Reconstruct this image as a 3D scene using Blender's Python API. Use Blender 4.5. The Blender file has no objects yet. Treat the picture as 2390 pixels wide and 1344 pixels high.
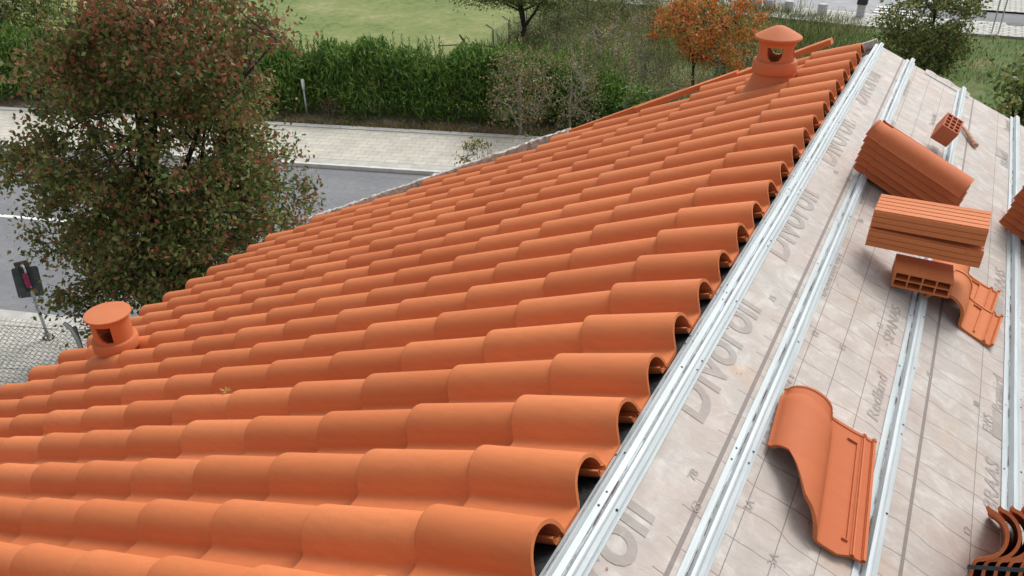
import bpy, bmesh, math, random
import numpy as np
from mathutils import Vector, Matrix
rad = math.radians
random.seed(7); RNG = np.random.default_rng(11)
S = bpy.context.scene; COL = S.collection

# ------------------------------------------------------------------ camera
SA = rad(23.72)                       # pitch of both roof slopes; ridge runs along +Y at x=0, z=0
GZ = -8.2                             # ground level below the ridge
CP, CPI, CR, CY, FPX = Vector((0.4166, 0.0, 1.2931)), rad(29.987), rad(-0.7994), rad(28.51), 1908.3
fw = Vector((-math.sin(CY)*math.cos(CPI), math.cos(CY)*math.cos(CPI), -math.sin(CPI)))
rt0 = Vector((math.cos(CY), math.sin(CY), 0)); up0 = rt0.cross(fw)
rt = math.cos(CR)*rt0 + math.sin(CR)*up0; up = -math.sin(CR)*rt0 + math.cos(CR)*up0
cam = bpy.data.cameras.new("camera"); co = bpy.data.objects.new("camera", cam); COL.objects.link(co)
m = Matrix((rt, up, -fw)).transposed().to_4x4(); m.translation = CP; co.matrix_world = m
cam.sensor_width = 36; cam.lens = FPX/2390*36; cam.clip_start = 0.05; cam.clip_end = 2000
S.camera = co
# ------------------------------------------------------------------ light
S.view_settings.view_transform = 'Standard'; S.view_settings.look = 'None'
S.view_settings.exposure = 0.31; S.view_settings.gamma = 1
SUN_EL, SUN_AZ = rad(52), rad(12)     # azimuth from +Y towards +X: soft light from beyond the ridge end
w = bpy.data.worlds.new("World"); S.world = w; w.use_nodes = True
nt = w.node_tree; bg = nt.nodes['Background']
sky = nt.nodes.new('ShaderNodeTexSky'); sky.sky_type = 'NISHITA'; sky.sun_disc = False
sky.sun_elevation = SUN_EL; sky.sun_rotation = SUN_AZ; sky.dust_density = 4; sky.air_density = 1.0; sky.ozone_density = 1.0
hs = nt.nodes.new('ShaderNodeHueSaturation'); hs.inputs['Saturation'].default_value = 0.22   # overcast: pale grey sky
nt.links.new(sky.outputs[0], hs.inputs['Color']); nt.links.new(hs.outputs[0], bg.inputs[0]); bg.inputs[1].default_value = 0.148
sl = bpy.data.lights.new("sun", 'SUN'); so = bpy.data.objects.new("sun", sl); COL.objects.link(so)
sl.energy = 1.25; sl.angle = rad(22); sl.color = (1, 0.965, 0.92)
sd = Vector((math.sin(SUN_AZ)*math.cos(SUN_EL), math.cos(SUN_AZ)*math.cos(SUN_EL), math.sin(SUN_EL)))
so.rotation_euler = sd.to_track_quat('Z', 'Y').to_euler()

# ------------------------------------------------------------------ placing helpers
def ray(px, py): return (rt*((px-1195)/FPX) + up*((672-py)/FPX) + fw)
def G(px, py, z=GZ):                  # the point at height z seen at that place of the photograph
    r = ray(px, py); return CP + r*((z-CP.z)/r.z)
def AT(px, py, d):                    # the point d metres away (horizontally)
    r = ray(px, py); return CP + r*(d/math.hypot(r.x, r.y))
ca, sa = math.cos(SA), math.sin(SA)
def Lp(u, s, h): return Vector((-s*ca-h*sa, u, -s*sa+h*ca))
def Rp(t, u, h): return Vector((t*ca+h*sa, u, -t*sa+h*ca))
MR = Matrix(((ca, 0, sa, 0), (0, 1, 0, 0), (-sa, 0, ca, 0), (0, 0, 0, 1)))
E1 = Vector((.956, .292, 0)).normalized(); N1 = Vector((-E1.y, E1.x, 0))
def RD(p, q, z=GZ): v = E1*p + N1*q; v.z = z; return v     # street frame

def mk(name, V, F, mat=None, parent=None, smooth=False):
    me = bpy.data.meshes.new(name)
    me.from_pydata([tuple(v) for v in V], [], F)
    if smooth: me.polygons.foreach_set('use_smooth', [True]*len(me.polygons))
    return link(name, me, mat, parent)
def link(name, me, mat=None, parent=None):
    me.update(); o = bpy.data.objects.new(name, me); COL.objects.link(o)
    if mat: me.materials.append(mat)
    if parent: o.parent = parent
    return o
def tag(o, label=None, cat=None, group=None, kind=None):
    if label: o['label'] = label
    if cat: o['category'] = cat
    if group: o['group'] = group
    if kind: o['kind'] = kind
    return o
def thing(name, label, cat, M=None, group=None):
    o = bpy.data.objects.new(name, None); COL.objects.link(o); o.empty_display_size = .1
    if M is not None: o.matrix_world = M if isinstance(M, Matrix) else Matrix.Translation(M)
    return tag(o, label, cat, group)

class MB:
    def __init__(s): s.V = []; s.F = []
    def add(s, V, F):
        n = len(s.V); s.V += [Vector(v) for v in V]; s.F += [tuple(i+n for i in f) for f in F]
    def box(s, x0, x1, y0, y1, z0, z1, M=None):
        V = [Vector(v) for v in ((x0,y0,z0),(x1,y0,z0),(x1,y1,z0),(x0,y1,z0),(x0,y0,z1),(x1,y0,z1),(x1,y1,z1),(x0,y1,z1))]
        if M: V = [M @ v for v in V]
        s.add(V, [(3,2,1,0),(4,5,6,7),(0,1,5,4),(1,2,6,5),(2,3,7,6),(3,0,4,7)])
    def tube(s, P, R, n=8, cap=True):
        P = [Vector(p) for p in P]; V = []; F = []
        for i, p in enumerate(P):
            d = (P[min(i+1, len(P)-1)]-P[max(i-1, 0)]).normalized()
            a = d.orthogonal().normalized() if i == 0 else (a - d*a.dot(d)).normalized()
            b = d.cross(a); r = R[i] if hasattr(R, '__len__') else R
            V += [p + (a*math.cos(k*2*math.pi/n)+b*math.sin(k*2*math.pi/n))*r for k in range(n)]
        for i in range(len(P)-1):
            for k in range(n): F.append((i*n+k, i*n+(k+1)%n, (i+1)*n+(k+1)%n, (i+1)*n+k))
        if cap: F += [tuple(range(n))[::-1], tuple(range((len(P)-1)*n, len(P)*n))]
        s.add(V, F)
    def lathe(s, prof, n=40, M=None):
        V = []; F = []
        for r, z in prof:
            V += [Vector((r*math.cos(k*2*math.pi/n), r*math.sin(k*2*math.pi/n), z)) for k in range(n)]
        for i in range(len(prof)-1):
            for k in range(n): F.append((i*n+k, i*n+(k+1)%n, (i+1)*n+(k+1)%n, (i+1)*n+k))
        if M: V = [M @ v for v in V]
        s.add(V, F)
    def sweep(s, prof, f, steps):     # closed cross-section prof, f(x,z,k)->point
        V = []; F = []; n = len(prof)
        for k in steps: V += [f(x, z, k) for x, z in prof]
        for i in range(len(steps)-1):
            for k in range(n): F.append((i*n+k, i*n+(k+1)%n, (i+1)*n+(k+1)%n, (i+1)*n+k))
        F += [tuple(range(n))[::-1], tuple(range((len(steps)-1)*n, len(steps)*n))]
        s.add(V, F)
    def build(s, name, mat=None, parent=None, smooth=False):
        o = mk(name, s.V, s.F, mat, parent, smooth); return o

def fixn(o):
    b = bmesh.new(); b.from_mesh(o.data); bmesh.ops.recalc_face_normals(b, faces=b.faces); b.to_mesh(o.data); b.free(); return o
def autosmooth(o, deg=35):
    b = bmesh.new(); b.from_mesh(o.data); bmesh.ops.recalc_face_normals(b, faces=b.faces)
    for f in b.faces: f.smooth = True
    for e in b.edges:
        if len(e.link_faces) == 2 and e.calc_face_angle(0) > rad(deg): e.smooth = False
    b.to_mesh(o.data); b.free(); return o

# ------------------------------------------------------------------ materials
class NT:
    def __init__(s, name, rough=.8):
        s.m = bpy.data.materials.new(name); s.m.use_nodes = True; s.t = s.m.node_tree
        s.b = s.t.nodes['Principled BSDF']; s.b.inputs['Roughness'].default_value = rough
        s.b.inputs['Specular IOR Level'].default_value = .35
        s.tc = s.t.nodes.new('ShaderNodeTexCoord'); s.co = s.tc.outputs['Object']
    def n(s, typ, **kw):
        o = s.t.nodes.new(typ)
        for k, v in kw.items(): setattr(o, k, v)
        return o
    def L(s, a, b): s.t.links.new(a, b)
    def val(s, sock, v):
        if isinstance(v, bpy.types.NodeSocket): s.L(v, sock)
        else: sock.default_value = v
    def scaled(s, x, y, z, co=None):
        mp = s.n('ShaderNodeMapping'); s.L(co or s.co, mp.inputs[0]); mp.inputs['Scale'].default_value = (x, y, z); return mp.outputs[0]
    def noise(s, sc, det=4, rough=.55, co=None, dist=0):
        o = s.n('ShaderNodeTexNoise'); s.L(co or s.co, o.inputs['Vector']); o.inputs['Scale'].default_value = sc
        o.inputs['Detail'].default_value = det; o.inputs['Roughness'].default_value = rough; o.inputs['Distortion'].default_value = dist
        return o.outputs['Fac']
    def ramp(s, fac, stops):
        o = s.n('ShaderNodeValToRGB'); s.val(o.inputs[0], fac); e = o.color_ramp.elements
        while len(e) < len(stops): e.new(.5)
        for k, (p, c) in enumerate(stops):
            e[k].position = p; e[k].color = (c, c, c, 1) if not hasattr(c, '__len__') else (*c, 1)
        return o.outputs[0]
    def mix(s, fac, a, b, mode='MIX'):
        o = s.n('ShaderNodeMix', data_type='RGBA', blend_type=mode); s.val(o.inputs[0], fac)
        for k, v in ((6, a), (7, b)): s.val(o.inputs[k], v if isinstance(v, bpy.types.NodeSocket) else (*v, 1))
        return o.outputs[2]
    def math(s, op, a, b=0.0, c=0.0):
        o = s.n('ShaderNodeMath', operation=op); s.val(o.inputs[0], a); s.val(o.inputs[1], b); s.val(o.inputs[2], c); return o.outputs[0]
    def island(s): return s.n('ShaderNodeNewGeometry').outputs['Random Per Island']
    def sep(s, co=None):
        o = s.n('ShaderNodeSeparateXYZ'); s.L(co or s.co, o.inputs[0]); return o.outputs
    def col(s, c): s.val(s.b.inputs['Base Color'], c if isinstance(c, bpy.types.NodeSocket) else (*c, 1)); return s
    def bump(s, h, st=.3, d=.01):
        o = s.n('ShaderNodeBump'); s.L(h, o.inputs['Height']); o.inputs['Strength'].default_value = st; o.inputs['Distance'].default_value = d
        s.L(o.outputs[0], s.b.inputs['Normal']); return s

def mat_clay(name, a, b, streak=(2, 40, 40), rough=.72):
    t = NT(name, rough)
    base = t.mix(t.island(), a, b)
    n1 = t.noise(3.5, 5); n2 = t.noise(1.0, 3, co=t.scaled(*streak)); n3 = t.noise(260, 2)
    c = t.mix(t.ramp(n1, [(.35, 0), (.75, .14)]), base, (a[0]*1.1, a[1]*1.2, a[2]*1.3))
    c = t.mix(t.ramp(n2, [(.35, .15), (.6, 0)]), c, (a[0]*.78, a[1]*.66, a[2]*.6))
    c = t.mix(t.ramp(n3, [(.3, .18), (.5, 0)]), c, (a[0]*.7, a[1]*.65, a[2]*.6))
    sp = t.noise(75, 2)
    c = t.mix(t.ramp(sp, [(.74, 0), (.79, .35)]), c, (.18, .09, .06))
    ds = t.noise(1.6, 6, .7)
    c = t.mix(t.ramp(ds, [(.54, 0), (.80, .15)]), c, (.62, .33, .20))
    t.col(c); t.bump(t.math('ADD', t.math('MULTIPLY', n3, .5), n2), .22, .0022)
    return t.m
M_TILE = mat_clay('terracotta_tile', (.56, .158, .049), (.69, .218, .077), (1.2, 55, 55))
M_TILE2 = mat_clay('terracotta_loose', (.47, .12, .04), (.58, .17, .062), (3, 30, 30))
M_VENT = mat_clay('terracotta_vent', (.53, .16, .062), (.56, .175, .07), (6, 6, 9))
M_BRICK = mat_clay('terracotta_brick', (.54, .165, .052), (.60, .195, .07), (4, 50, 50))
M_BRICK2 = mat_clay('terracotta_dark', (.46, .125, .052), (.50, .14, .06), (4, 30, 30))

def simple(name, c, rough=.8, metal=0, nz=0, sc=20, bump=0):
    t = NT(name, rough); t.b.inputs['Metallic'].default_value = metal
    if nz:
        f = t.noise(sc, 5); t.col(t.mix(t.ramp(f, [(.3, 0), (.7, 1)]), tuple(x*(1-nz) for x in c), tuple(min(1, x*(1+nz)) for x in c)))
        if bump: t.bump(f, bump, .01)
    else: t.col(c)
    return t.m
M_GALV = simple('galvanized_steel', (.50, .52, .54), .5, .55, .2, 60, .1)
M_DARKM = simple('dark_metal', (.04, .042, .045), .6, 0, .3, 30)
M_FELT = simple('bitumen_felt', (.035, .036, .038), .9, 0, .5, 60, .5)
M_MORTAR = simple('mortar', (.50, .47, .42), .95, 0, .4, 30, 1)
M_RENDER = simple('render_wall', (.62, .58, .5), .9, 0, .08, 5, .2)
M_CONC = simple('concrete', (.50, .50, .49), .9, 0, .25, 12, .3)
M_WHITE = simple('white_paint', (.74, .74, .72), .7, 0, .12, 30)
M_BARK = simple('bark', (.10, .08, .06), .95, 0, .5, 12, .6)
M_BARKP = simple('pale_bark', (.30, .26, .22), .95, 0, .4, 12, .5)
M_BARKD = simple('dark_bark', (.045, .035, .028), .95, 0, .5, 12, .6)
M_PINK = simple('pink_sticker', (.42, .05, .14), .6, 0, .2, 20)
M_SOIL = simple('litter', (.12, .07, .045), .95, 0, .5, 30, .6)

# zinc batten with rust line
t = NT('zinc_batten', .42); t.b.inputs['Metallic'].default_value = .08
x, y, z = t.sep()
f = t.noise(2, 6, co=t.scaled(30, 2, 30)); f2 = t.noise(45, 3)
c = t.mix(t.ramp(f, [(.3, 0), (.7, 1)]), (.40, .45, .46), (.53, .58, .595))
c = t.mix(t.ramp(f2, [(.62, 0), (.72, .5)]), c, (.42, .42, .41))
t.col(c).bump(f2, .1, .003); M_ZINC = t.m
t = NT('rust_dirt', .9); f = t.noise(18, 5)
t.col(t.ramp(f, [(.42, (.45, .45, .44)), (.5, (.16, .09, .07)), (.75, (.07, .04, .035))])); M_RUST = t.m

# roof membrane (object coords = slope frame t,u)
def membrane(name, ink):
    t = NT(name, .55)
    x, y, z = t.sep()
    n1 = t.noise(3.2, 6, .6); n2 = t.noise(11, 5, .65, dist=.6); n3 = t.noise(90, 3)
    c = t.mix(t.ramp(n1, [(.32, 0), (.68, 1)]), (.475, .395, .35), (.42, .40, .368))
    c = t.mix(t.ramp(n2, [(.32, .5), (.50, 0)]), c, (.36, .29, .25))
    c = t.mix(t.ramp(n2, [(.5, 0), (.72, .7)]), c, (.62, .60, .56))
    st = t.noise(2.2, 4, .7, dist=1.2)
    c = t.mix(t.ramp(st, [(.56, 0), (.72, .42)]), c, (.50, .32, .19))
    seam = t.math('MULTIPLY', t.math('GREATER_THAN', x, .738), t.math('LESS_THAN', x, .798))
    c = t.mix(t.math('MULTIPLY', seam, .25), c, (.40, .34, .30))
    if ink:
        c = t.mix(.46, c, (.19, .165, .15))
    else:
        # printed grid: cross lines each 97 mm (wavy) and lengthwise lines
        wob = t.math('MULTIPLY', t.math('SUBTRACT', t.noise(4.5, 2), .5), .085)
        yy = t.math('ADD', y, wob)
        fr = t.math('ABSOLUTE', t.math('SUBTRACT', t.math('FRACT', t.math('DIVIDE', yy, .097)), .5))
        line = t.math('GREATER_THAN', fr, .4855)
        gate = t.math('GREATER_THAN', x, .115)
        tot = t.math('MULTIPLY', line, gate)
        for a, hw in ((.148, .0055), (.247, .0013), (.343, .0013), (.438, .0013), (.632, .005), (.80, .0013), (1.01, .0013), (1.10, .0013), (1.2, .005), (1.4, .0013), (1.6, .0013)):
            tot = t.math('MAXIMUM', tot, t.math('LESS_THAN', t.math('ABSOLUTE', t.math('SUBTRACT', x, a)), hw))
        c = t.mix(t.math('MULTIPLY', tot, .8), c, (.16, .125, .115))
    t.col(c)
    wr = t.noise(1, 4, .6, co=t.scaled(3, 14, 3)); cr = t.noise(26, 4, .6, dist=1.5)
    t.bump(t.math('ADD', wr, t.math('MULTIPLY', cr, .35)), .5, .008)
    return t.m
M_MEM, M_INK = membrane('roof_membrane', False), membrane('printed_ink', True)

# ground materials
def ground_mat(name, stops, sc1=.35, sc2=3.5, bump=.5, extra=None):
    t = NT(name, .95); n1 = t.noise(sc1, 6, .6); n2 = t.noise(sc2, 6, .7); n3 = t.noise(28, 3, .7)
    f = t.math('ADD', t.math('MULTIPLY', n1, .45), t.math('ADD', t.math('MULTIPLY', n2, .35), t.math('MULTIPLY', n3, .2)))
    t.col(t.ramp(f, stops)).bump(t.math('ADD', n2, n3), bump, .06); return t.m
M_FIELD = ground_mat('mown_grass', [(.40, (.11, .155, .042)), (.48, (.175, .225, .07)), (.54, (.22, .25, .09)), (.60, (.31, .30, .15))], .25, 2.4)
M_GROUND = ground_mat('rough_ground', [(.38, (.06, .085, .025)), (.47, (.12, .14, .05)), (.55, (.17, .155, .075)), (.65, (.24, .20, .12))], .3, 2)
M_GRASSG = ground_mat('green_grass', [(.40, (.04, .085, .016)), (.49, (.075, .135, .025)), (.56, (.13, .155, .05)), (.62, (.19, .17, .08))], .5, 3)
M_DIRT = ground_mat('leaf_litter', [(.40, (.09, .055, .035)), (.50, (.20, .15, .10)), (.58, (.32, .28, .20)), (.68, (.16, .16, .07))], 1, 6)
t = NT('asphalt', .9); a1 = t.noise(.5, 5); a2 = t.noise(60, 3, .8); a3 = t.noise(7, 4, .7)
f = t.math('ADD', t.math('MULTIPLY', a1, .4), t.math('ADD', t.math('MULTIPLY', a2, .3), t.math('MULTIPLY', a3, .3)))
t.col(t.ramp(f, [(.38, (.155, .16, .17)), (.5, (.195, .20, .21)), (.6, (.245, .25, .255))])).bump(a2, .5, .01); M_ASPH = t.m
def paving(name, c1, c2, mortar, sc, w, h, size=.02, off=.5):
    t = NT(name, .9); mp = t.n('ShaderNodeMapping'); t.L(t.co, mp.inputs[0]); mp.inputs['Scale'].default_value = (sc, sc, sc)
    b = t.n('ShaderNodeTexBrick'); t.L(mp.outputs[0], b.inputs[0]); b.offset = off
    for k, v in (('Color1', (*c1, 1)), ('Color2', (*c2, 1)), ('Mortar', (*mortar, 1)), ('Scale', 1), ('Mortar Size', size), ('Brick Width', w), ('Row Height', h), ('Bias', 0)): b.inputs[k].default_value = v
    n = t.noise(1.5, 6, .7); c = t.mix(t.ramp(n, [(.35, .3), (.6, 0)]), b.outputs[0], tuple(x*.6 for x in mortar))
    t.col(c); t.bump(t.math('SUBTRACT', t.noise(30, 2), b.outputs['Fac']), .3, .01); return t.m
M_SLAB = paving('beige_slabs', (.60, .57, .49), (.52, .495, .425), (.38, .36, .31), 1, .45, .30, .014)
M_COBB = paving('cobbles', (.60, .59, .53), (.51, .50, .45), (.30, .29, .26), 1, .13, .13, .016)
M_COBW = paving('light_setts', (.62, .61, .56), (.54, .53, .48), (.26, .27, .24), 1, .55, .30, .05)
M_KERB = simple('kerb_stone', (.46, .45, .42), .9, 0, .15, 4, .2)
M_KERB2 = simple('kerb_stone_light', (.62, .60, .54), .9, 0, .12, 4, .2)

def leafmat(name, stops, pos_stops=None, trans=.25, sc=.9):
    t = NT(name, .55); isl = t.island(); n = t.noise(sc, 3, .6)
    f = t.math('ADD', t.math('MULTIPLY', isl, .55), t.math('MULTIPLY', n, .45))
    c = t.ramp(f, stops)
    if pos_stops: c = pos_stops(t, c, isl, n)
    t.col(c)
    tr = t.n('ShaderNodeBsdfTranslucent'); t.L(t.b.inputs['Base Color'].links[0].from_socket, tr.inputs[0])
    mx = t.n('ShaderNodeMixShader'); mx.inputs[0].default_value = trans
    out = t.t.nodes['Material Output']; t.L(t.b.outputs[0], mx.inputs[1]); t.L(tr.outputs[0], mx.inputs[2]); t.L(mx.outputs[0], out.inputs[0])
    return t.m
def big_pos(t, c, isl, n):            # redder leaves on the upper right side of the crown, greener below
    x, y, z = t.sep()
    g = t.math('ADD', t.math('MULTIPLY', x, .17), t.math('MULTIPLY', z, .09))
    g = t.math('ADD', g, t.math('MULTIPLY', t.math('SUBTRACT', n, .5), 2.2))
    g = t.math('ADD', g, t.math('MULTIPLY', t.math('SUBTRACT', isl, .5), .9))
    c = t.mix(t.ramp(g, [(.92, 0), (1.3, .8)]), c, (.31, .10, .062))
    s = t.math('FRACT', t.math('MULTIPLY', isl, 37.3))
    return t.mix(t.math('GREATER_THAN', s, .985), c, (.45, .12, .05))
M_LF_BIG = leafmat('autumn_leaves', [(.28, (0.0725, 0.1179, 0.0326)), (.42, (0.145, 0.1994, 0.0544)), (.54, (0.2447, 0.2627, 0.0761)), (.66, (0.29, 0.2085, 0.0816)), (.78, (0.3444, 0.154, 0.0635))], big_pos, .32, .8)
M_LF_HEDGE = leafmat('hedge_leaves', [(.3, (0.0504, 0.1222, 0.023)), (.5, (0.1077, 0.23, 0.0359)), (.65, (0.1869, 0.3163, 0.0504)), (.78, (0.3019, 0.3737, 0.0863))], None, .25, 1.2)
M_LF_RED = leafmat('orange_leaves', [(.3, (0.1971, 0.2341, 0.0431)), (.40, (0.4435, 0.308, 0.0493)), (.52, (0.7638, 0.271, 0.0554)), (.64, (0.7392, 0.1725, 0.0431)), (.76, (0.5174, 0.0739, 0.037))], None, .3, 1.2)
M_LF_DRY = leafmat('dry_leaves', [(.3, (.10, .16, .04)), (.45, (.17, .21, .06)), (.54, (.30, .25, .10)), (.64, (.46, .35, .19)), (.78, (.34, .17, .08))], None, .2, 1.2)
M_LF_GRN = leafmat('green_leaves', [(.3, (0.0619, 0.1031, 0.031)), (.5, (0.1444, 0.2063, 0.0516)), (.65, (0.2475, 0.2681, 0.0722)), (.78, (0.4125, 0.3094, 0.1031))], None, .25, 1)
M_LF_OAK = leafmat('oak_leaves', [(.3, (0.0594, 0.0966, 0.0223)), (.5, (0.1337, 0.1857, 0.0446)), (.7, (0.2525, 0.2673, 0.0817))], None, .25, 1)
M_LF_GREY = leafmat('grey_scrub', [(.3, (.05, .085, .03)), (.5, (.13, .17, .06)), (.7, (.27, .27, .12))], None, .2, 1)
M_GRASS = leafmat('grass_blades', [(.3, (.05, .10, .02)), (.46, (.10, .155, .03)), (.56, (.19, .20, .07)), (.68, (.33, .29, .15)), (.78, (.44, .36, .20))], None, .3, .35)

# ------------------------------------------------------------------ foliage
def leaf_mesh(name, P, D, Wd, ln, wd, mat, parent=None):
    """pointed folded leaves: P centres, D leaf direction, Wd width direction (all Nx3)"""
    n = len(P); a = ln[:, None]*.5; b = wd[:, None]*.5
    nr = np.cross(D, Wd)
    V = np.stack([P-D*a, P+Wd*b+nr*b*.35, P+D*a, P-Wd*b+nr*b*.35], 1).reshape(-1, 3)
    me = bpy.data.meshes.new(name); me.vertices.add(4*n); me.vertices.foreach_set('co', V.astype(np.float32).ravel())
    me.loops.add(4*n); me.loops.foreach_set('vertex_index', np.arange(4*n, dtype=np.int32))
    me.polygons.add(n); me.polygons.foreach_set('loop_start', np.arange(0, 4*n, 4, dtype=np.int32))
    me.update(calc_edges=True)
    return link(name, me, mat, parent)
def unit(v): return v/np.maximum(1e-9, np.linalg.norm(v, axis=1, keepdims=True))
def rnd_leaves(P, ln, droop=.3):
    n = len(P); D = unit(RNG.normal(size=(n, 3))+np.array([0, 0, -droop])); Wd = unit(np.cross(D, RNG.normal(size=(n, 3))))
    L = ln*RNG.uniform(.65, 1.3, n); return D, Wd, L
def tree(name, label, cat, base, crown, nclu, nleaf, leaf, mat, bark, trunk_r=.12, clu=.35, group=None, shell=.5, aspect=.55, part=('trunk', 'crown'), twig=.012, extra=None, lean=(0, 0), fork=.35):
    """crown: list of ellipsoids (centre rel. to base, radii)"""
    o = thing(name, label, cat, base, group)
    cs = []
    vol = np.array([r[0]*r[1]*r[2] for c, r in crown]); pr = vol/vol.sum()
    for _ in range(nclu):
        c, r = crown[RNG.choice(len(crown), p=pr)]
        d = RNG.normal(size=3); d /= np.linalg.norm(d); q = RNG.uniform(shell, 1)**.7
        cs.append(np.array(c)+d*q*np.array(r))
    cs = np.array(cs); zmin = cs[:, 2].min(); ctr = np.array(crown[0][0]); top = cs[:, 2].max()
    mb = MB(); fk = Vector((lean[0], lean[1], max(.25, fork*ctr[2])))
    ax = [Vector((0, 0, -.1)), fk*.5+Vector((RNG.normal()*.03, RNG.normal()*.03, 0)), fk]
    tp = Vector((ctr[0], ctr[1], zmin+.75*(top-zmin)))
    for k in (.4, .75, 1): ax.append(fk.lerp(tp, k)+Vector(RNG.normal(size=3)*.06*ctr[2]*.3))
    mb.tube(ax, [trunk_r, trunk_r*.85, trunk_r*.7, trunk_r*.5, trunk_r*.3, trunk_r*.12], 8)
    limbs = []
    for i in range(max(5, nclu//14)):
        tgt = Vector(cs[RNG.integers(len(cs))]); k = RNG.uniform(0, .8); st = fk.lerp(tp, k)
        mid = st.lerp(tgt, .5)+Vector((0, 0, .08*(tgt-st).length))+Vector(RNG.normal(size=3)*.08*(tgt-st).length)
        r0 = trunk_r*.5*(1-.5*k); mb.tube([st, st.lerp(mid, .5), mid, mid.lerp(tgt, .6), tgt], [r0, r0*.75, r0*.55, r0*.35, r0*.12], 6)
        limbs += [mid, mid.lerp(tgt, .6), tgt, st.lerp(mid, .6)]
    la = np.array([list(v) for v in limbs])
    for c in cs:
        j = np.argmin(((la-c)**2).sum(1)); a = Vector(la[j]); b = Vector(c); mdl = a.lerp(b, .5)+Vector(RNG.normal(size=3)*.1*(b-a).length)
        mb.tube([a, mdl, b], [twig*1.3, twig, twig*.4], 4, False)
        for _ in range(2): e = b+Vector(RNG.normal(size=3)*clu*.8); mb.tube([mdl.lerp(b, .6), mdl.lerp(e, .6), e], [twig*.6, twig*.5, twig*.25], 3, False)
    mb.build(part[0], bark, o, True)
    P = np.repeat(cs, nleaf//nclu+1, 0)[:nleaf] if False else cs[RNG.integers(len(cs), size=nleaf)]
    P = P+RNG.normal(size=P.shape)*clu*np.array([1, 1, .75])*RNG.uniform(.4, 1.15, (nleaf, 1))
    D, Wd, L = rnd_leaves(P, leaf); leaf_mesh(part[1], P, D, Wd, L, L*aspect, mat, o)
    return o

# ------------------------------------------------------------------ setting: ground, streets
def sheet(name, pts, z, mat, frame=None, kind='structure', thick=0):
    """polygon sheet; object coords in the street frame if frame"""
    o = None
    if frame: M = Matrix((E1, N1, Vector((0, 0, 1)))).transposed().to_4x4()
    else: M = Matrix.Identity(4)
    Mi = M.inverted(); V = [Mi @ Vector((p[0], p[1], z)) for p in pts]; n = len(V)
    F = [tuple(range(n))]
    if thick:
        V += [v-Vector((0, 0, thick)) for v in V]; F += [tuple(range(n, 2*n))[::-1]]+[(i, i+n, (i+1) % n+n, (i+1) % n) for i in range(n)]
    o = mk(name, V, F, mat); o.matrix_world = M; fixn(o)
    return tag(o, kind=kind)
def strip(name, p0, p1, q0, q1, z, mat, thick=0):
    return sheet(name, [RD(p0, q0), RD(p1, q0), RD(p1, q1), RD(p0, q1)], z, mat, True, 'structure', thick)
sheet('ground', [(-600, -500), (600, -500), (600, 700), (-600, 700)], GZ-.012, M_GROUND)
strip('road', -160, 60, 12.9, 22.35, GZ, M_ASPH)
strip('gutter', -160, 60, 21.9, 22.35, GZ+.005, M_ASPH)
strip('kerb', -160, 60, 22.35, 22.5, GZ+.12, M_KERB2, .15)
strip('kerb', -160, 60, 22.5, 22.85, GZ+.125, M_KERB, .15)
strip('pavement', -160, 60, 22.85, 25.62, GZ+.13, M_SLAB, .15)
strip('kerb', -160, 60, 25.62, 25.9, GZ+.16, M_KERB, .18)
strip('kerb', -160, 60, 12.6, 12.9, GZ+.12, M_KERB, .15)
strip('pavement', -160, 60, 8.2, 12.6, GZ+.125, M_COBB, .15)
strip('planting_strip', -160, 12, 25.9, 28.6, GZ+.08, M_DIRT)
strip('road_line', -160, 60, 17.42, 17.57, GZ+.006, M_WHITE)
sheet('field', [(-18.7, 30.6), (-18.9, 60), (-22, 120), (-200, 400), (-400, 300), (-300, -60), RD(-60, 29.2)], GZ+.01, M_FIELD)
kA, kB, kC = G(1500, 16), G(2021, 66), G(2460, 98)
def off(p, dy): return (p.x, p.y+dy)
sheet('grass_verge', [off(kA, -9.5), off(kB, -10.5), off(kC, -14), (40, 34), (40, 48), off(kC, 0), off(kB, 0), off(kA, 0)], GZ+.008, M_GRASSG)
PV0 = [(kA.x-30, kA.y-1), (kA.x, kA.y), (kB.x, kB.y), (kC.x, kC.y), (60, kC.y+3.2)]
def pband(name, d0, d1, z, mat, x0=None, x1=None, th=.12):
    lo = [(x, y+d0) for x, y in PV0]; hi = [(x, y+d1) for x, y in PV0][::-1]
    o = mk(name, [Vector((x, y, z)) for x, y in lo+hi]+[Vector((x, y, z-th)) for x, y in lo+hi], [(i, i+1, 8-i, 9-i) for i in range(4)]+[(i, i+10, i+11, i+1) for i in range(9)]+[(9, 19, 10, 0)], mat)
    fixn(o); return tag(o, kind='structure')
pband('pavement', 0, 2.9, GZ+.12, M_COBW, th=.2)
pband('kerb', 2.9, 3.1, GZ+.125, M_KERB2, th=.2)
pband('road', 3.1, 6.3, GZ+.004, M_ASPH, th=.004)
sheet('plaza', [(kA.x-30, 49.2), (kA.x, 49.3), (-4.2, 49.3), (-2.6, 54.5), (-2.2, 90), (kA.x-30, 90)], GZ+.02, simple('pale_asphalt', (.33, .34, .35), .9, 0, .2, 1.2, .1))
sheet('pavement', [(-1.9, kB.y+6.6), (60, kC.y+9.6), (60, 90), (-2.0, 90)], GZ+.10, M_COBW)
for k in range(5):                    # zebra crossing
    a = G(2035, 26); sheet('crossing_stripe', [(a.x+.1, a.y-1.9+k*.75), (a.x+2.1, a.y-1.8+k*.75), (a.x+2.1, a.y-1.45+k*.75), (a.x+.1, a.y-1.55+k*.75)], GZ+.03, M_WHITE)

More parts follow.
